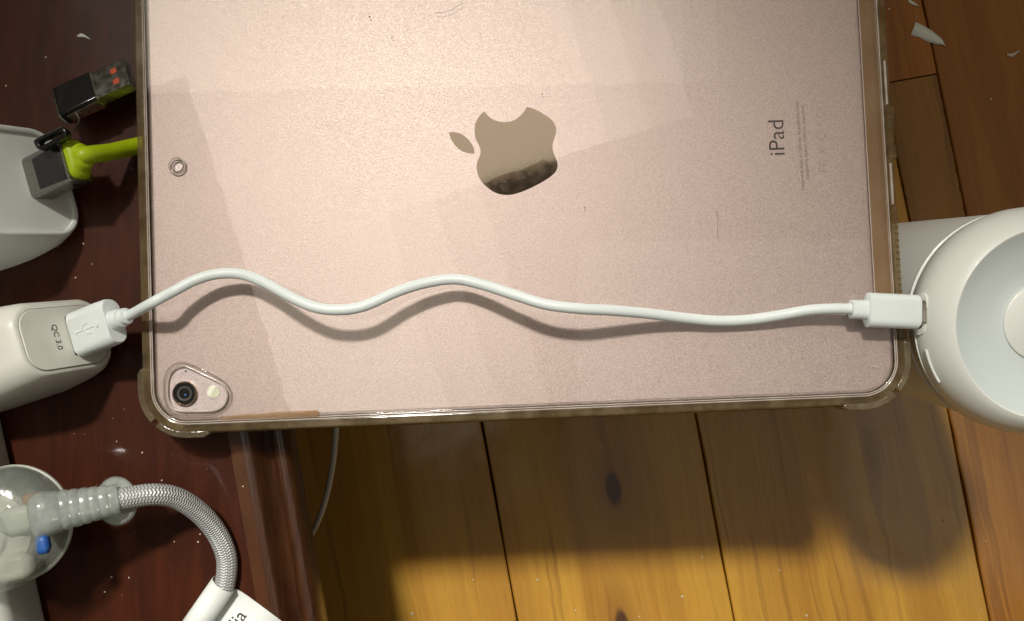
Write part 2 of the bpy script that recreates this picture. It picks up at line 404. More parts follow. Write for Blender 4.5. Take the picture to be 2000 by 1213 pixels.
# ------------------------------------------------------------------ table
ta, tb = P(487, 851, ZT), P(549, 1213, ZT); td = (ta-tb).normalized()
tn = Vector((td.y, -td.x, 0))                       # outward, to the right
def tp(d, l, z): q_ = tb+tn*d+td*l; return Vector((q_.x, q_.y, z))
tab = thing('wooden_table', 'low dark red mahogany table with grooved edge under the tablet and plugs', 'table', tp(-250, 60, ZF))
L0, L1 = -330, 520
def prism(name, prof, mat, l0=L0, l1=L1, parent=tab, smooth=30):
    n = len(prof); vs_ = [tp(d, l0, z) for d, z in prof]+[tp(d, l1, z) for d, z in prof]
    fs = [(i, (i+1) % n, n+(i+1) % n, n+i) for i in range(n)]+[tuple(range(n-1, -1, -1)), tuple(range(n, 2*n))]
    me = mesh(vs_, fs); bmm = bmesh.new(); bmm.from_mesh(me); bmesh.ops.recalc_face_normals(bmm, faces=bmm.faces); bmm.to_mesh(me); bmm.free()
    return put(name, me, mat, parent, smooth=smooth)
prism('table_top', [(-520, ZT), (-7.6, ZT), (-7.6, ZT-18), (-520, ZT-18)], 'mahogany')
prism('edge_band', [(-7.5, ZT+.02), (-3.1, ZT+.05), (-3.1, ZT-18), (-7.5, ZT-18)], 'amber_wood')
prism('edge_moulding', [(-3.0, -16.7), (-1.2, -16.75), (-.3, -17.2), (.6, -18.4), (1.6, -21), (3.2, -23.6), (4.6, -24.6), (5.4, -24.3), (5.9, -23.0), (6.8, -22.2), (8.4, -22.0), (9.9, -22.5), (11.0, -24), (11.6, -26.5), (11.7, -34), (10.5, -36), (-3.0, -36)], 'mahogany_edge', smooth=50)
prism('side_panel', [(-34, -36.3), (-30, -36.3), (-30, ZF+.3), (-34, ZF+.3)], 'mahogany', l0=L0+20, l1=L1-20)
prism('side_panel', [(-510, -36.3), (-506, -36.3), (-506, ZF+.3), (-510, ZF+.3)], 'mahogany', l0=L0+20, l1=L1-20)

# ------------------------------------------------------------------ tablet
BL, BR = P(302, 828, 0), P(1752, 768, 0)
ex = (BR-BL); TL_ = ex.length; ex.normalize(); ey = Vector((-ex.y, ex.x, 0)); TW = TL_*174.1/250.6
ctr = BL+ex*TL_/2+ey*TW/2
ft = axes(ctr.x, ctr.y, 0, ex, ey); fti = ft.inverted()
def tl(px, py, z=0.): q_ = fti @ P(px, py, z); return (q_.x, q_.y)
tabl = thing('tablet', 'rose gold tablet computer lying face down in a clear case', 'tablet', (ctr.x, ctr.y, -7.2))
plate('body', [rrect(TL_, TW, 11.5, 14)], -7.2, 0, 'rose_aluminium', tabl, bev=1.6, fr=ft, res=5)
plate('screen', [rrect(TL_-4, TW-4, 9.5, 10)], -7.35, -7.15, 'black_plastic', tabl, fr=ft)
def cv(lst, sc, ox, oy): return [(ox+x_/sc, oy+y_/sc) for x_, y_ in lst]
def closed(pts, corners):                           # smooth closed outline with sharp corners at the given indices
    out = []; n = len(pts); cs = sorted(corners)
    for a_, b_ in zip(cs, cs[1:]+[cs[0]+n]):
        seg = [Vector((*pts[i % n], 0)) for i in range(a_, b_+1)]; out += [(p.x, p.y) for p in catmull(seg, 6)[:-1]]
    return out
body = [(538,192),(575,236),(640,278),(730,296),(820,280),(885,238),(925,195),(955,147),(1010,160),(1090,197),(1170,250),(1220,300),(1242,350),(1243,400),(1225,460),(1208,520),(1212,580),(1235,640),(1255,690),(1258,730),(1245,775),(1200,825),(1110,885),(1010,938),(900,985),(790,1013),(690,1007),(620,980),(560,935),(510,885),(475,820),(459,750),(465,690),(490,630),(497,575),(480,520),(450,460),(440,400),(443,330),(465,270),(500,220)]
leaf = [(184,397),(240,395),(300,410),(360,450),(410,510),(434,560),(439,603),(380,602),(310,580),(250,530),(205,460)]
body = [tl(*p) for p in cv(body, 5.053, 840, 180)]; leaf = [tl(*p) for p in cv(leaf, 5.053, 840, 180)]
plate('fruit_emblem', [closed(body, [0, 7])], .0, .04, 'mirror_logo', tabl, fr=ft)
plate('emblem_leaf', [closed(leaf, [0, 6])], .0, .04, 'mirror_logo', tabl, fr=ft)
def tabtext(s, px, py, size, mat, name, parent=tabl, off=0., dpx=None, z=.0, ext=.03):
    o0 = P(px, py, 0)
    e1 = ey if dpx is None else (P(*dpx, 0)-o0).normalized()
    e2 = Vector((-e1.y, e1.x, 0))
    return put(name, text_me(s, size, axes(o0.x, o0.y, z, e1, e2), ext, off), mat, parent)
tabtext('iPad', 1533, 305, 7.7, 'ink', 'lettering', off=-.04, dpx=(1530, 236))
tabtext('Designed by Apple in California  Assembled in China', 1571, 372, 1.42, 'faint_ink', 'fine_print', dpx=(1557, 170), ext=.02)
tabtext('Designed by Apple in California  Assembled', 1580, 350, 1.42, 'faint_ink', 'fine_print', dpx=(1569, 190), ext=.02)
tabtext('FC', 1616, 337, 4.0, 'faint_ink', 'approval_mark', off=-.13, ext=.02, dpx=(1607, 210))
tabtext('X', 1615, 303, 4.0, 'faint_ink', 'approval_mark', off=-.13, ext=.02, dpx=(1606, 210))
tabtext('C', 1613, 274, 4.2, 'faint_ink', 'approval_mark', off=-.13, ext=.02, dpx=(1604, 180))
tabtext('-', 1607, 246, 4.0, 'faint_ink', 'approval_mark', off=-.1, ext=.02, dpx=(1600, 180))
tabtext('CE', 1609, 230, 3.4, 'faint_ink', 'approval_mark', off=-.13, ext=.02, dpx=(1602, 170))
# camera, flash, microphone
def at_t(px, py, z=0.): x_, y_ = tl(px, py); return ft @ Matrix.Translation((x_, y_, z))
fr = at_t(362.5, 768.5)
ln = lathe('camera_lens', [(4.15, .0), (4.15, 1.0), (3.9, 1.25), (3.65, 1.25), (3.62, .9)], fr, 'gold_ring', tabl, seg=48)
lathe('lens_glass', [(3.62, .85), (3.55, 1.05), (0.001, 1.08)], fr, 'black_plastic', ln, seg=48)
lathe('lens_ring', [(2.3, 1.065), (2.4, 1.09), (2.5, 1.062)], fr, 'ink', ln, seg=32)
lathe('lens_core', [(.38, 1.075), (.3, 1.12), (.001, 1.13)], at_t(364, 771), 'blue_plastic', ln, seg=20)
fr = at_t(416.6, 765)
fl_ = lathe('flash', [(2.15, 0), (2.1, .25), (0.001, .28)], fr, 'label_white', tabl, seg=32)
m = Mat('flash_lens', (.72, .72, .42), .12, coat=1.); c = m.coord(); x, y, z = m.split(c); s_ = ((x*1.6-y*.8)*1000.).sin(); m.set('Base Color', m.mix(s_.clamp(-.6, .9), (.70, .70, .50), (.93, .93, .76))); m.bump(s_, .5, .0003); M['flash_lens'] = m.m
fl_.data.materials[0] = M['flash_lens']
lathe('microphone', [(.36, 0), (.36, .03), (.001, .03)], at_t(362.8, 725), 'dark_gap', tabl, seg=16)

# ------------------------------------------------------------------ clear case
case = thing('tablet_case', 'clear yellowed bumper case wrapped around the pink tablet', 'case', (ctr.x, ctr.y, -9.2))
isl = [(325,480),(345,410),(395,362),(455,345),(500,358),(640,425),(750,478),(808,522),(838,590),(822,660),(780,708),(700,733),(560,735),(440,735),(380,712),(335,650),(322,560)]
isl = [tl(*p) for p in cv(isl, 4.545, 260, 640)]
islc = [(p.x, p.y) for p in catmull([Vector((*p, 0)) for p in isl], 5, True)]
mic = tl(348, 325)
plate('back_sheet', [rrect(TL_-.8, TW-.8, 11.1, 14), islc, circle(mic, 1.9)], .12, 1.25, 'clear_sheet', case, bev=.25, fr=ft)
icx = sum(p[0] for p in islc)/len(islc); icy = sum(p[1] for p in islc)/len(islc)
def grow(lp, k): return [(p[0]+k*(p[0]-icx)/math.hypot(p[0]-icx, p[1]-icy), p[1]+k*(p[1]-icy)/math.hypot(p[0]-icx, p[1]-icy)) for p in lp]
def loop3(lp, z): return [ft @ Vector((p[0], p[1], z)) for p in lp]
put('camera_rim', ring_me(loop3(grow(islc, .25), 1.2), .28, 10), 'case_lip', case, smooth=180)
put('camera_rim', ring_me(loop3(grow(islc, 1.55), 1.1), .24, 10), 'clear_sheet', case, smooth=180)
put('hole_rim', ring_me(loop3(circle(mic, 2.7), 1.2), .26, 10), 'case_lip', case, smooth=180)
put('hole_rim', ring_me(loop3(circle((mic[0]+.3, mic[1]-.3), 1.75), .5), .2, 8), 'case_lip', case, smooth=180)
put('inner_lip', ring_me(loop3(rrect(TL_-.5, TW-.5, 11.3, 16), .95), .22, 8), 'case_lip', case, smooth=180)
put('inner_lip', ring_me(loop3(rrect(TL_+.9, TW+.9, 12, 16), .7), .24, 8), 'case_lip', case, smooth=180)
def ringplate(name, grow_o, z0, z1, mat, bev): plate(name, [rrect(TL_+2*grow_o, TW+2*grow_o, 11.5+grow_o, 14), rrect(TL_+.4, TW+.4, 11.7, 14)], z0, z1, mat, case, bev=bev, fr=ft, res=3)
ringplate('side_wall', 3.5, -8.9, .75, 'case_rim', .7)
ringplate('rim_bead', 4.4, -8.6, -5.6, 'case_rim', .6)
hx, hy = TL_/2, TW/2
def corner_piece(sx, sy, half):
    r0, r1 = 11.5+3.6, 11.5+5.2; ccx, ccy = sx*(hx-11.5), sy*(hy-11.5)
    a0, a1 = (3, 42) if half == 0 else (48, 87)
    def pt(r, a): return (ccx+sx*r*math.cos(R(a)), ccy+sy*r*math.sin(R(a)))
    inn = [pt(r0-.8, a0+(a1-a0)*k/8) for k in range(9)]; out = [pt(r1, a0+(a1-a0)*k/8) for k in range(9)]
    if half == 0:
        inn = [(ccx+sx*(r0-.8), ccy-sy*6.5)]+inn; out = [(ccx+sx*(r1-1.2), ccy-sy*7.2), (ccx+sx*r1, ccy-sy*5.2)]+out
    else:
        inn = inn+[(ccx-sx*6.5, ccy+sy*(r0-.8))]; out = out+[(ccx-sx*5.2, ccy+sy*r1), (ccx-sx*7.2, ccy+sy*(r1-1.2))]
    lp = inn+out[::-1]
    plate('corner_bumper', [lp], -9.2, .95, 'case_bumper', case, bev=.55, fr=ft, res=3)
for sx in (-1, 1):
    for sy in (-1, 1):
        for h_ in (0, 1): corner_piece(sx, sy, h_)
# warm bands: painted reflection of the wood along right and lower left edges
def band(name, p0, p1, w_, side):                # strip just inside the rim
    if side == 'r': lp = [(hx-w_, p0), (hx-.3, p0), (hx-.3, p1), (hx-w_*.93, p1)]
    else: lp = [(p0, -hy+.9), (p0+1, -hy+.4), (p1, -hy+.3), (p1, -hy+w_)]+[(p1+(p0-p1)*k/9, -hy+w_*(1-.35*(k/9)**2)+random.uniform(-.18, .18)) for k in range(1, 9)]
    plate(name, [lp], 1.27, 1.40, 'amber_reflection', case, bev=.04, fr=ft)
band('reflection_band', tl(1745, 602)[1], tl(1700, -240)[1], 6.1, 'r')
band('reflection_band', tl(428, 820)[0], tl(624, 815)[0], 2.5, 'b')
tube('reflection_edge', loop3([(hx-6.2, tl(1745, 602)[1]), (hx-5.9, tl(1700, -200)[1])], 1.6), .2, 'case_lip', case, seg=8, smooth=False)
# little grip ribs and clasp on the right wall
ribs = []
for p0, p1 in ((-60, 108), (400, 600)):
    y0, y1 = tl(1760, p0)[1], tl(1760, p1)[1]; n = int(abs(y1-y0)/2.1)
    for k in range(n):
        yy = y1+(y0-y1)*(k+.5)/n; ribs.append(loft_me([(0, 1.0, 1.2, .4), (1.0, .8, .8, .35)], ft @ Matrix.Translation((hx+2.7, yy, -.2))))
put('grip_ribs', join_me(ribs), 'case_bumper', case, smooth=30)['kind'] = 'stuff'
for yp in (222, 298): yy = tl(1735, yp)[1]; loft('clasp', [(-1.6, 5.2, 4.4, 1), (1.2, 5.0, 4.2, 1), (1.6, 4.2, 3.4, .9)], ft @ Matrix.Translation((hx+2.9, yy, -1.0)), 'case_rim', case)
loft('clasp_bar', [(-1.2, 13, 1.6, .7), (.9, 12.4, 1.4, .6)], ft @ Matrix.Translation((hx+3.0, tl(1735, 260)[1], -.2)), 'case_rim', case)
for p0, p1 in ((120, 205), (320, 400)):
    a_ = ft @ Vector((hx+2.0, tl(1735, p0)[1], .7)); b_ = ft @ Vector((hx+2.0, tl(1740, p1)[1], .7)); tube('wall_bead', [a_, b_], .45, 'case_lip', case, seg=8, smooth=False)

clear('scuff', (.85, .80, .70), .45, (1, 1, 1), rough=.3)
for sc, rr_ in ((((1190, 410), (1215, 416), (1243, 416)), .05), (((1690, 712), (1712, 716), (1722, 728)), .09), (((1716, 700), (1722, 716), (1718, 740)), .07), (((1500, 640), (1504, 690), (1498, 730)), .04), (((600, 225), (680, 260), (730, 268)), .02)):
    tube('scratch', [P(a_, b_, 1.27) for a_, b_ in sc], (lambda t, r=rr_: r*max(.08, math.sin(math.pi*t))), 'scuff', case, seg=6)
# dust and marks on the case
def specks(name, label, cat, spots, mat, z, parentz=None):
    ms = []
    for px, py, r in spots:
        r *= .8; q_ = P(px, py, z); bmm = bmesh.new(); bmesh.ops.create_icosphere(bmm, subdivisions=1, radius=r)
        for v_ in bmm.verts: v_.co = Vector((v_.co.x*random.uniform(.6, 1.4), v_.co.y*random.uniform(.6, 1.4), v_.co.z*.6+r*.5))+q_
        me = bpy.data.meshes.new('s'); bmm.to_mesh(me); bmm.free(); ms.append(me)
    q0 = P(spots[0][0], spots[0][1], z)
    return tag(put(name, join_me(ms), mat, loc=q0), label, cat, kind='stuff')
specks('crumb_specks', 'tiny dark crumbs scattered on the back of the tablet case', 'crumbs',
       [(722, 33, .38), (766, 73, .3), (1059, 184, .38), (1286, 744, .3), (884, 577, .28), (637, 240, .22), (1350, 14, .3), (1142, 406, .4), (735, 745, .22)], 'copper', 1.25)
hair = [P(850, 25, 1.5), P(868, 24, 1.7), P(885, 17, 1.8), P(898, 10, 1.6), P(904, 5, 1.5)]
tag(tube('hair', hair, .06, 'ink', loc=hair[0], seg=6), 'short dark hair curled on the top edge of the tablet', 'hair')
hair = [P(1398, 408, 1.4), P(1403, 425, 1.5), P(1401, 450, 1.5), P(1404, 470, 1.4)]
tag(tube('hair', hair, .05, 'faint_ink', loc=hair[0], seg=6), 'faint thin hair lying on the case below the lettering', 'hair')

# ------------------------------------------------------------------ left chargers
def fr_at(px, py, z, az, el):
    n = Vector((math.cos(R(el))*math.cos(R(az)), math.cos(R(el))*math.sin(R(az)), math.sin(R(el))))
    o_ = P(px, py, z); return frame(o_, n, (0, 0, 1))
# lower charger
q = fr_at(128, 658, 3, 17, 22)
ch = thing('wall_charger', 'cream wall charger printed QC 3.0 holding the white cable', 'charger', (q.translation.x-15, q.translation.y-5, ZT), 'white wall chargers')
loft('body', [(-75, 31, 42, 9), (-40, 31.5, 43, 9), (-22, 30.5, 43, 9), (-9, 28.5, 41, 9), (-3, 26.5, 38.5, 8.5), (-.9, 24.6, 36.2, 8), (-.2, 23.4, 35, 7.5), (0, 22.6, 34.2, 7.2)], q, 'cream_plastic', ch, smooth=50, n=8)
fpn = loft('face_panel', [(-.4, 20.6, 31.8, 6.4), (.15, 20.6, 31.8, 6.4), (.45, 20.2, 31.4, 6.2)], q @ Matrix.Translation((0, 0, .3)), 'cream_plastic', ch, n=8)
put('panel_groove', join_me([loft_me([(0.02, 21.0, 32.2, 6.6), (.06, 21.0, 32.2, 6.6)], q @ Matrix.Translation((0, 0, .3)), 8)]), 'faint_ink', ch)
def ftext(s, fr, a_, b_, size, mat, parent, h=.5, name='lettering'):
    # text running down the face: x along -v, y along -u
    loc = fr @ Vector((h, a_, b_)); v_ = -(fr.to_3x3() @ Vector((0, 1, 0))); u_ = -(fr.to_3x3() @ Vector((0, 0, 1)))
    return put(name, text_me(s, size, axes(loc.x, loc.y, loc.z, v_, u_), .03), mat, parent)
ftext('QC 3.0', q, 4.6, 4.6, 2.9, 'ink', ch)
qc_plug = q @ Matrix.Translation((0, 0, -4.4))
loft('usb_port', [(.44, 13.6, 6.2, .6), (.50, 13.6, 6.2, .6)], qc_plug, 'dark_gap', ch)

# white charging cable
cab = thing('charging_cable', 'short wavy white charging cable running across the tablet', 'cable', P(900, 600, 1.3))
up = loft('usb_plug', [(1.0, 14.2, 7.0, 2.6), (1.6, 15.4, 8.0, 3), (11, 15.6, 8.1, 3.0), (17.0, 15.3, 7.9, 3.4), (17.9, 14.6, 7.2, 3.4)], qc_plug, 'cable_white', cab, smooth=40, n=8)
loft('plug_shell', [(-8, 12, 4.5, .5), (1.0, 12, 4.5, .5)], qc_plug, 'nickel', up)
lathe('strain_relief', [(3.4, 17.7), (3.3, 20.6), (3.05, 21.1), (2.2, 21.4), (2.2, 22.2), (2.9, 22.5), (2.7, 23.5), (1.9, 23.9)], qc_plug @ Matrix.Rotation(R(90), 4, 'Y'), 'cable_white', up, seg=32)
tr_ = qc_plug @ Matrix.Translation((0, 0, 4.05))
def tt(x_, y_): return tr_ @ Vector((x_, y_, 0))
ms = [tube_me([tt(5, 0), tt(13, 0)], .22, 6, 1, False), tube_me([tt(7, 0), tt(9, 1.7), tt(10.5, 1.7)], .22, 6, 1, False), tube_me([tt(8, 0), tt(10, -1.7), tt(11.2, -1.7)], .22, 6, 1, False), plate_me([circle((14, 0), .9, 16)], -.1, .22, 0, tr_), plate_me([circle((4.6, 0), .7, 3)], -.1, .2, 0, tr_)]
put('usb_symbol', join_me(ms), 'white_plastic', up, smooth=40)
tip = qc_plug @ Vector((23.4, 0, 0)); ndir = (qc_plug.to_3x3() @ Vector((1, 0, 0)))
path = [tip-ndir*1.5, tip+ndir*3]+[P(*t) for t in ((300, 590, 14.5), (340, 567, 12), (380, 547, 10.5), (425, 535, 9.5), (470, 536, 9.5), (515, 552, 11.5), (565, 579, 14.5), (612, 599, 16), (660, 606, 16), (712, 597, 15), (775, 570, 12.5), (835, 551, 10.5), (890, 546, 10), (942, 555, 11.5), (1000, 575, 14.5), (1065, 594, 16.5), (1130, 603, 16), (1200, 607, 13), (1270, 614, 8.5), (1335, 622, 5), (1400, 627, 3.6), (1460, 626, 3.6), (1520, 617, 4.6), (1580, 607, 6), (1630, 603, 6.9), (1672, 603.5, 7.2))]
path = path[:3]+[p+Vector((random.uniform(-.25, .25), random.uniform(-.22, .22), random.uniform(-.15, .15))) for p in path[3:-2]]+path[-2:]
tube('cord', path, 1.75, 'cable_white', cab, seg=20, n=8)
pc0, pc1 = P(1661, 604, 7.2), P(1800, 610, 7.2); qn = (pc1-pc0).normalized(); qc = frame(pc0, qn, (0, 0, 1))
cp = loft('usb_c_plug', [(5.2, 10.2, 5.2, 2.4), (5.6, 11.4, 6.2, 2.6), (21.6, 11.3, 6.1, 2.6), (22.3, 10.3, 5.2, 2.4)], qc, 'cable_white', cab, n=8)
loft('collar', [(0, 5.6, 4.6, 2), (.2, 6.2, 5.0, 2.2), (5.4, 6.4, 5.2, 2.3)], qc, 'cable_white', cp)
loft('metal_tip', [(21.8, 8.2, 2.3, 1.1), (28, 8.2, 2.3, 1.1)], qc, 'steel', cp)

# upper charger
q2 = fr_at(34, 352, 4, 17, 23)
ch2 = thing('wall_charger', 'white wall charger at upper left holding the lime green cable', 'charger', (q2.translation.x-15, q2.translation.y, ZT), 'white wall chargers')
loft('body', [(-75, 45, 50, 12), (-40, 45, 50, 12), (-8, 43, 46, 12), (-2, 40.5, 43, 11), (0, 39.2, 41.8, 10.5), (.5, 38.4, 41, 10), (.6, 37.2, 39.8, 9.6), (.2, 35.8, 38.4, 9.2), (-1.0, 35.4, 38.0, 9)], q2, 'white_plastic', ch2, smooth=50, n=8)
loft('face_panel', [(-1.4, 35, 37.6, 9), (-.8, 35, 37.6, 9)], q2, 'label_white', ch2, n=8)
q2p = q2 @ Matrix.Translation((-.8, 1.0, -8.5))
gc = thing('data_cable', 'lime green cable with a silver plug running under the tablet', 'cable', (q2p.translation.x, q2p.translation.y, ZT))
gp = loft('plug_shell', [(0, 14, 8.6, 1.4), (1, 14.6, 9.2, 1.6), (18.6, 14.4, 9.2, 1.4), (19.4, 14.8, 9.6, 1.4)], q2p, 'nickel', gc)
loft('plug_inlay', [(5.5, 10.6, .5, .2), (17.6, 12.4, .5, .2)], q2p @ Matrix.Translation((0, -.3, 4.65)), 'black_plastic', gp)
loft('end_cap', [(19.2, 13.6, 8.2, 2.6), (20.4, 13.4, 8.0, 3.2), (21.2, 11.0, 7.4, 3.4), (21.6, 9.4, 6.9, 3.3), (23.4, 8.8, 6.6, 3.2), (24.0, 7.0, 6.4, 3.1)], q2p, 'lime_plastic', gp, smooth=60)
t2 = q2p @ Vector((21.5, 0, 0)); n2 = q2p.to_3x3() @ Vector((1, 0, 0))
tube('cord', [t2, t2+n2*2.5, P(215, 297, -3.5), P(246, 290, -9.5), P(272, 284, -13.2), P(300, 277, -13.9), P(360, 262, -13.9), P(460, 235, -13.9)], 2.95, 'lime_plastic', gc, seg=20)

# black adapter with a silver plug and its tethered loop
q3 = fr_at(190, 175, -6, 24, 3)
ad = thing('usb_adapter', 'small black adapter with a silver plug and two orange contacts', 'adapter', (q3.translation.x, q3.translation.y, ZT))
q3 = q3 @ Matrix.Rotation(R(-18), 4, 'X')
loft('body', [(-13.6, 12.0, 5.6, 1), (-13, 13.0, 6.4, 1.2), (0, 12.6, 6.2, 1.2), (.3, 12.0, 5.8, 1)], q3, 'black_plastic', ad)
loft('side_trim', [(-11.8, .35, 3.6, .15), (.2, .35, 4.6, .15)], q3 @ Matrix.Translation((0, -6.55, 0)), 'steel', ad)
loft('end_frame', [(-14.4, 12.6, 6.0, 1.5), (-13.5, 13.2, 6.6, 1.5)], q3, 'nickel', ad)
loft('socket', [(-14.5, 8.2, 2.8, 1.2), (-14.2, 8.2, 2.8, 1.2)], q3, 'dark_gap', ad)
loft('metal_collar', [(.2, 12.4, 6.0, .8), (.8, 12.4, 6.0, .8)], q3, 'steel', ad)
pl = loft('metal_plug', [(.4, 11.2, 4.5, .4), (12.6, 11.2, 4.5, .4)], q3, 'nickel', ad, smooth=30)
for yy in (2.3, -2.3):
    loft('contact', [(7.2, 2.2, .3, .1), (9.4, 2.2, .3, .1)], q3 @ Matrix.Translation((0, yy, 2.2)), 'orange_plastic', pl)
lp = [P(154, 226, -6), P(154, 238, -5), P(149, 249, -3), P(140, 258, 0)]
tube('tether', lp, .28, 'steel', ad, seg=8)
q4 = fr_at(104, 272, 9, 25, 6); lo = plate('loop_cap', [rrect(11.5, 4.2, 2.0, 8), rrect(8.6, 1.6, .75, 6)], -1.6, 1.6, 'black_plastic', ad, bev=.3, fr=q4)
tube('loop_edge', [q4 @ Vector((x_, y_, 1.65)) for x_, y_ in ((5.3, 1.7), (-4.2, 1.8), (-5.4, .6), (-5.2, -.9))], .22, 'nickel', lo, seg=6)

# ------------------------------------------------------------------ power strip and clear plug
ZS = 8
sa, sb = P(15, 830, ZT), P(100, 1213, ZT); sd = (sa-sb).normalized(); sn = Vector((sd.y, -sd.x, 0))
mid = sb+sd*120-sn*29
fs_ = axes(mid.x, mid.y, ZT, sd, -sn)
stp = thing('power_strip', 'white power strip along the left edge under the chargers and clear plug', 'power strip', (mid.x, mid.y, ZT))
plate('housing', [rrect(430, 58, 12, 8)], .1, ZS-ZT, 'strip_white', stp, bev=5, fr=fs_, res=5)
dc = P(-22, 1040, 22)
sock = axes(dc.x, dc.y, 0, (1, 0, 0), (0, 1, 0))
lathe('socket_ring', [(18.9, ZS-.5), (18.9, ZS+.5), (18.4, ZS+.8), (17.9, ZS+.5), (17.9, ZS-.5)], sock, 'strip_white', stp, seg=64)
bc = thing('braided_extension_lead', 'grey braided power cord with a large clear round plug and white label', 'power cord', (dc.x, dc.y, ZT))
pd = lathe('clear_plug', [(17.6, ZS+1.2), (18.9, ZS+2), (19.3, 15), (19.2, 20), (18.3, 23.5), (16.2, 25.6), (12, 26.8), (9, 27.2), (8.2, 28.2), (0.001, 28.8)], sock, 'clear_plug', bc, seg=72)
lathe('inner_core', [(0.001, 10), (11, 10), (12.4, 11), (12.2, 15), (10, 16.5), (0.001, 17)], axes(dc.x-3, dc.y-2, 0, (1, 0, 0), (0, 1, 0)), 'blur_white', pd, seg=40)
for i, (px, py, z, sx_, sy_, sz_, mt, nm) in enumerate(((84, 1063, 23, 1.9, 3.0, 1.8, 'blue_plastic', 'blue_wire'), (66, 974, 17, 3.2, 2.0, 1.6, 'copper', 'brown_wire'), (22, 1108, 17, 6.5, 4.2, 2.5, 'blur_white', 'terminal'), (36, 1016, 17, 5.5, 4.5, 2.5, 'grey_cord', 'terminal'))):
    q_ = P(px, py, z); loft(nm, [(-sx_, sy_*1.3, sz_*1.3, sz_), (-sx_*.6, sy_*2, sz_*2, sz_), (sx_*.6, sy_*2, sz_*2, sz_), (sx_, sy_*1.3, sz_*1.3, sz_)], frame(q_, (1, .2, 0), (0, 0, 1)), mt, pd, smooth=80)
b0, b1 = P(92, 1003, 20), P(232, 974, 12)
bn = (b1-b0).normalized(); bf = frame(b0, bn, (0, 0, 1)); bl = (b1-b0).length
bs = [(-5, 8, 6, 3), (-4, 13, 10, 5), (-1, 14.6, 12, 5.8), (1, 14.0, 11.5, 5.6)]
for k in range(6):
    s0 = 2+k*(bl-4)/6; bs += [(s0, 13.2-k*.55, 11-k*.4, 5.2), (s0+1.4, 13.0-k*.55, 10.8-k*.4, 5.1), (s0+1.9, 12.3-k*.55, 10.2-k*.4, 4.9), (s0+(bl-4)/6-.5, 12.3-k*.55, 10.2-k*.4, 4.9)]
bs += [(bl-1.2, 9.8, 9, 4.4), (bl, 9.0, 8.4, 4.1)]
loft('boot', bs, bf, 'clear_boot', pd, smooth=60, n=8)
fq = P(227, 979, 7); lathe('boot_flange', [(.001, -2.4), (4.5, -2.1), (7.2, -1.1), (8.1, 0), (7.2, 1.1), (4.5, 2.1), (.001, 2.4)], frame(fq, (1, 0, .25), (-.25, 0, 1)), 'clear_boot', pd, seg=48, smooth=180)
cord = [P(226, 976, 12.5), P(250, 972, 11), P(300, 966, 7), P(345, 973, 1), P(388, 1000, -6), P(420, 1036, -11), P(440, 1078, -13), P(443, 1115, -13.3), P(436, 1150, -13.2), P(424, 1166, -13), P(404, 1190, -13), P(368, 1240, -13), P(330, 1295, -13), P(290, 1352, -13)]
tube('braided_cord', cord, 3.55, 'braid', bc, seg=28, n=10)
# label wrapped round the cord with a flag
t0, t1 = P(437, 1141, -13), P(368, 1240, -13); tdn = (t1-t0).normalized(); tside = Vector((-tdn.y, tdn.x, 0))
fg = Vector((tside.x, tside.y, 0))
if fg.x < 0: fg = -fg
lw_, secs = 27.0, []
vs_, fs = [], []
prof = [(4.3*math.cos(R(a_)), 4.3*math.sin(R(a_))) for a_ in range(200, -31, -10)]
prof += [(4.6, -3.0), (6.2, -3.55), (9, -3.7), (16, -3.4), (24, -2.9)]
N = len(prof)
for l in (0, 1):
    for x_, z_ in prof: vs_.append(t0+tdn*(l*lw_+(0 if x_ < 8 else 0))+fg*x_+Vector((0, 0, z_-.0)))
me = mesh(vs_, [(i, i+1, N+i+1, N+i) for i in range(N-1)])
tg = put('label', me, 'label_white', bc, smooth=60); sdm = tg.modifiers.new('solid', 'SOLIDIFY'); sdm.thickness = .00018
lx = P(475, 1214, -16.3)
put('lettering', text_me('lia', 6.6, axes(lx.x, lx.y, lx.z, -tdn, Vector((0, 0, 1)).cross(-tdn)) @ Matrix.Translation((-3.2, 0, 0)), .04), 'ink', tg)

# ------------------------------------------------------------------ white round device on the floor
dz = Vector((.0, -.10, 1)).normalized()
top = P(2054, 632, 15)
base_c = top-dz*((15-ZF)/dz.z)
dv = thing('humidifier', 'round white device standing on the floor beside the tablet, dished top', 'humidifier', (base_c.x, base_c.y, ZF))
fd_ = frame(top-dz*15, (1, 0, 0), dz); fd_ = axes(fd_.translation.x, fd_.translation.y, fd_.translation.z, (1, 0, 0), Vector((0, 1, .1)))
def on(r, a, h): return fd_ @ Vector((r*math.cos(a), r*math.sin(a), h))
lathe('tank', [(34.2, -193), (35.4, -191), (36.2, -170), (36.4, -60), (36.4, -9), (36.1, -6.6)], fd_, 'device_white', dv, seg=128)
lathe('seam_ring', [(36.0, -6.8), (36.95, -6.2), (37.05, -5.5), (36.0, -5.0)], fd_, 'white_plastic', dv, seg=128)
hd = lathe('head', [(35.8, -5.6), (37.0, -3.4), (37.7, 0), (37.8, 3.5), (37.0, 7.5), (35.2, 11.2), (33.2, 13.8), (31.6, 15.2), (30.9, 15.5), (30.4, 15.2)], fd_, 'device_white', dv, seg=128, smooth=50, cap=False)
lathe('dish', [(30.4, 15.2), (28, 13.6), (24, 11.8), (18, 10.2), (13.4, 9.6), (12.6, 9.8)], fd_, 'device_dish', dv, seg=128, smooth=50, cap=False)
lathe('mist_outlet', [(12.6, 9.4), (12.6, 10.3), (12.0, 10.7), (4, 10.9), (2.4, 11.4), (2.2, 8.0), (0.001, 8.0)], fd_, 'device_white', dv, seg=64)
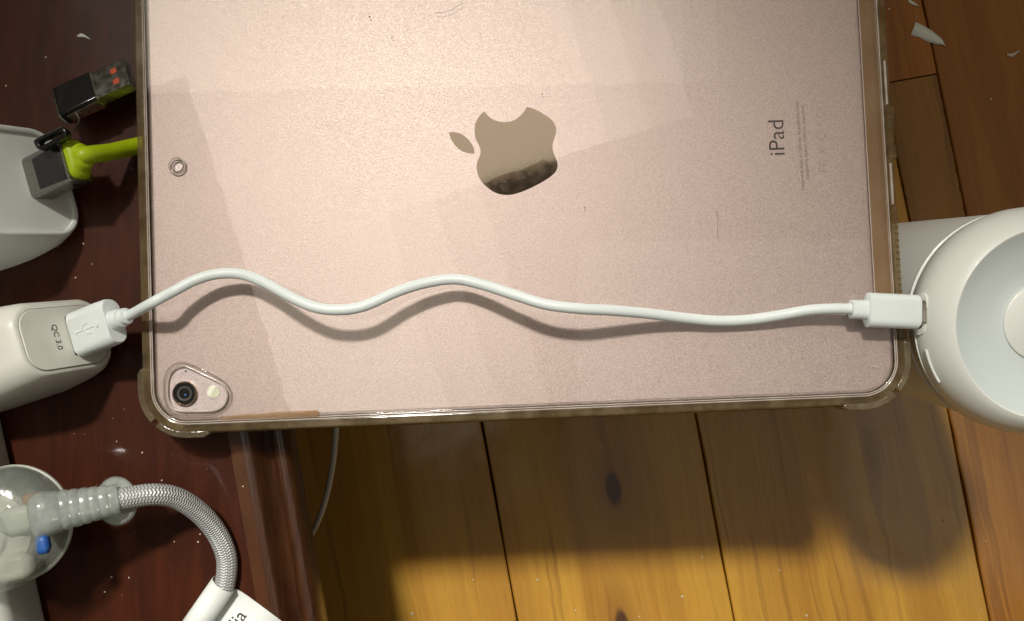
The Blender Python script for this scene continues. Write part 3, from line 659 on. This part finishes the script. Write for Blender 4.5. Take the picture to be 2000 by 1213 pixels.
# port (surround, opening) and side button, both set into the head
pa = math.atan2((pc1-fd_.translation).y, (pc1-fd_.translation).x)
fp = frame(on(37.35, pa, 5.0), on(38, pa, 5.0)-on(37, pa, 5.0)+dz*.22, dz)
ps = loft('port_surround', [(-1.2, 14, 6.0, 2.9), (.18, 13.8, 5.8, 2.8), (.28, 13.0, 5.0, 2.5)], fp, 'device_white', hd, n=8)
loft('port', [(-.2, 9.8, 3.8, 1.8), (.33, 9.8, 3.8, 1.8)], fp, 'dark_gap', ps)
arc = [on(37.15, pa+R(t_), 7.0) for t_ in range(18, 37, 2)]
tube('button', arc, .55, 'white_plastic', hd, seg=10)
arc = [on(37.8, pa+R(t_), 2.2) for t_ in range(10, 46, 3)]
tube('trim_line', arc, .3, 'white_plastic', hd, seg=8)

# ------------------------------------------------------------------ small things
lp = [P(640, 560, -50), P(650, 700, -56), P(656, 800, -62), P(655, 860, -68), P(646, 930, -76), P(628, 1000, -84), P(600, 1058, -92), P(560, 1110, -100), P(520, 1150, -110)]
tag(tube('white_cord', lp, 1.25, 'grey_cord', loc=lp[-1], seg=14), 'thin grey white cord hanging in the gap beside the table edge', 'cord')
def scrap(pts, z, label, mat='paper', curl=3.0, th=.25):
    q_ = [P(x_, y_, z) for x_, y_ in pts]; n = len(q_)//2
    vs_ = []
    for i in range(n):
        a_, b_ = q_[i], q_[-1-i]; hgt = .35+curl*abs(i/(n-1)-.45)
        vs_ += [a_+Vector((0, 0, hgt)), (a_+b_)/2+Vector((0, 0, hgt+.25)), b_+Vector((0, 0, hgt-.3))]
    fs = []
    for i in range(n-1):
        for k in range(2): fs.append((i*3+k, i*3+k+1, (i+1)*3+k+1, (i+1)*3+k))
    o = put('paper_scrap', mesh(vs_, fs), mat, loc=q_[0], smooth=60); s_ = o.modifiers.new('solid', 'SOLIDIFY'); s_.thickness = th*S; s_.offset = 0
    return tag(o, label, 'paper scrap', 'paper scraps on the floor')
scrap([(1787, 44), (1803, 51), (1820, 61), (1838, 76), (1845, 92), (1842, 89), (1830, 87), (1812, 82), (1797, 74), (1778, 69)], ZF, 'largest torn white paper scrap on the floor at upper right', curl=.9)
scrap([(1964, 106), (1976, 105), (1991, 98), (1985, 106), (1976, 113), (1966, 110)], ZF, 'small pinkish paper scrap near the right edge of the floor', 'crumb', curl=.8)
scrap([(1774, 0), (1783, 4), (1793, 12), (1790, 13), (1781, 10), (1772, 4)], ZF, 'thin curled paper scrap on the floor at the top edge', curl=.8)
rs = random.Random(3)
sp = [(1173, 871, .7), (1163, 991, .7), (1193, 1039, .55), (1221, 1040, .75), (1283, 1040, .4), (1371, 1088, .75), (1050, 1132, .75), (924, 1132, .5), (1332, 1165, .9), (1406, 972, .7), (1730, 1023, .7), (1842, 1017, 1.0), (1124, 1192, .5), (1249, 1204, .6), (1575, 1202, .7), (1925, 1057, .5), (1522, 1113, .5), (1915, 1191, .5), (1361, 1130, .4), (1451, 808, .8), (737, 1023, .6), (805, 1198, .9), (1736, 18, .8), (1790, 35, .5), (1935, 194, .8)]
sp += [(rs.uniform(760, 1990), rs.uniform(860, 1210), rs.uniform(.15, .3)) for _ in range(70)]
specks('floor_dust', 'pale dust specks and grit scattered over the wooden floor', 'dust', sp, 'crumb', ZF)
sp = [(163, 476, .5), (180, 516, .3), (242, 940, .35), (278, 884, .4), (316, 938, .35), (391, 1043, .4), (387, 1058, .45), (341, 1058, .35), (218, 1127, .35), (252, 1128, .35), (205, 1156, .4), (475, 950, .4), (148, 542, .4), (12, 168, .4), (90, 112, .4), (228, 862, .3)]
sp += [(rs.uniform(60, 490), rs.uniform(430, 1210), rs.uniform(.08, .18)) for _ in range(25)]
specks('table_dust', 'fine pale dust on the dark lacquered table top', 'dust', sp, 'crumb', ZT)
scrap([(152, 70), (160, 66), (168, 70), (180, 79), (166, 74), (153, 73)], ZT, 'small grey paper scrap on the table at upper left', curl=.3)
for o in [o for o in bpy.data.objects if o.name.startswith('paper_scrap') and 'table' in o.get('label', '')]: del o['group']
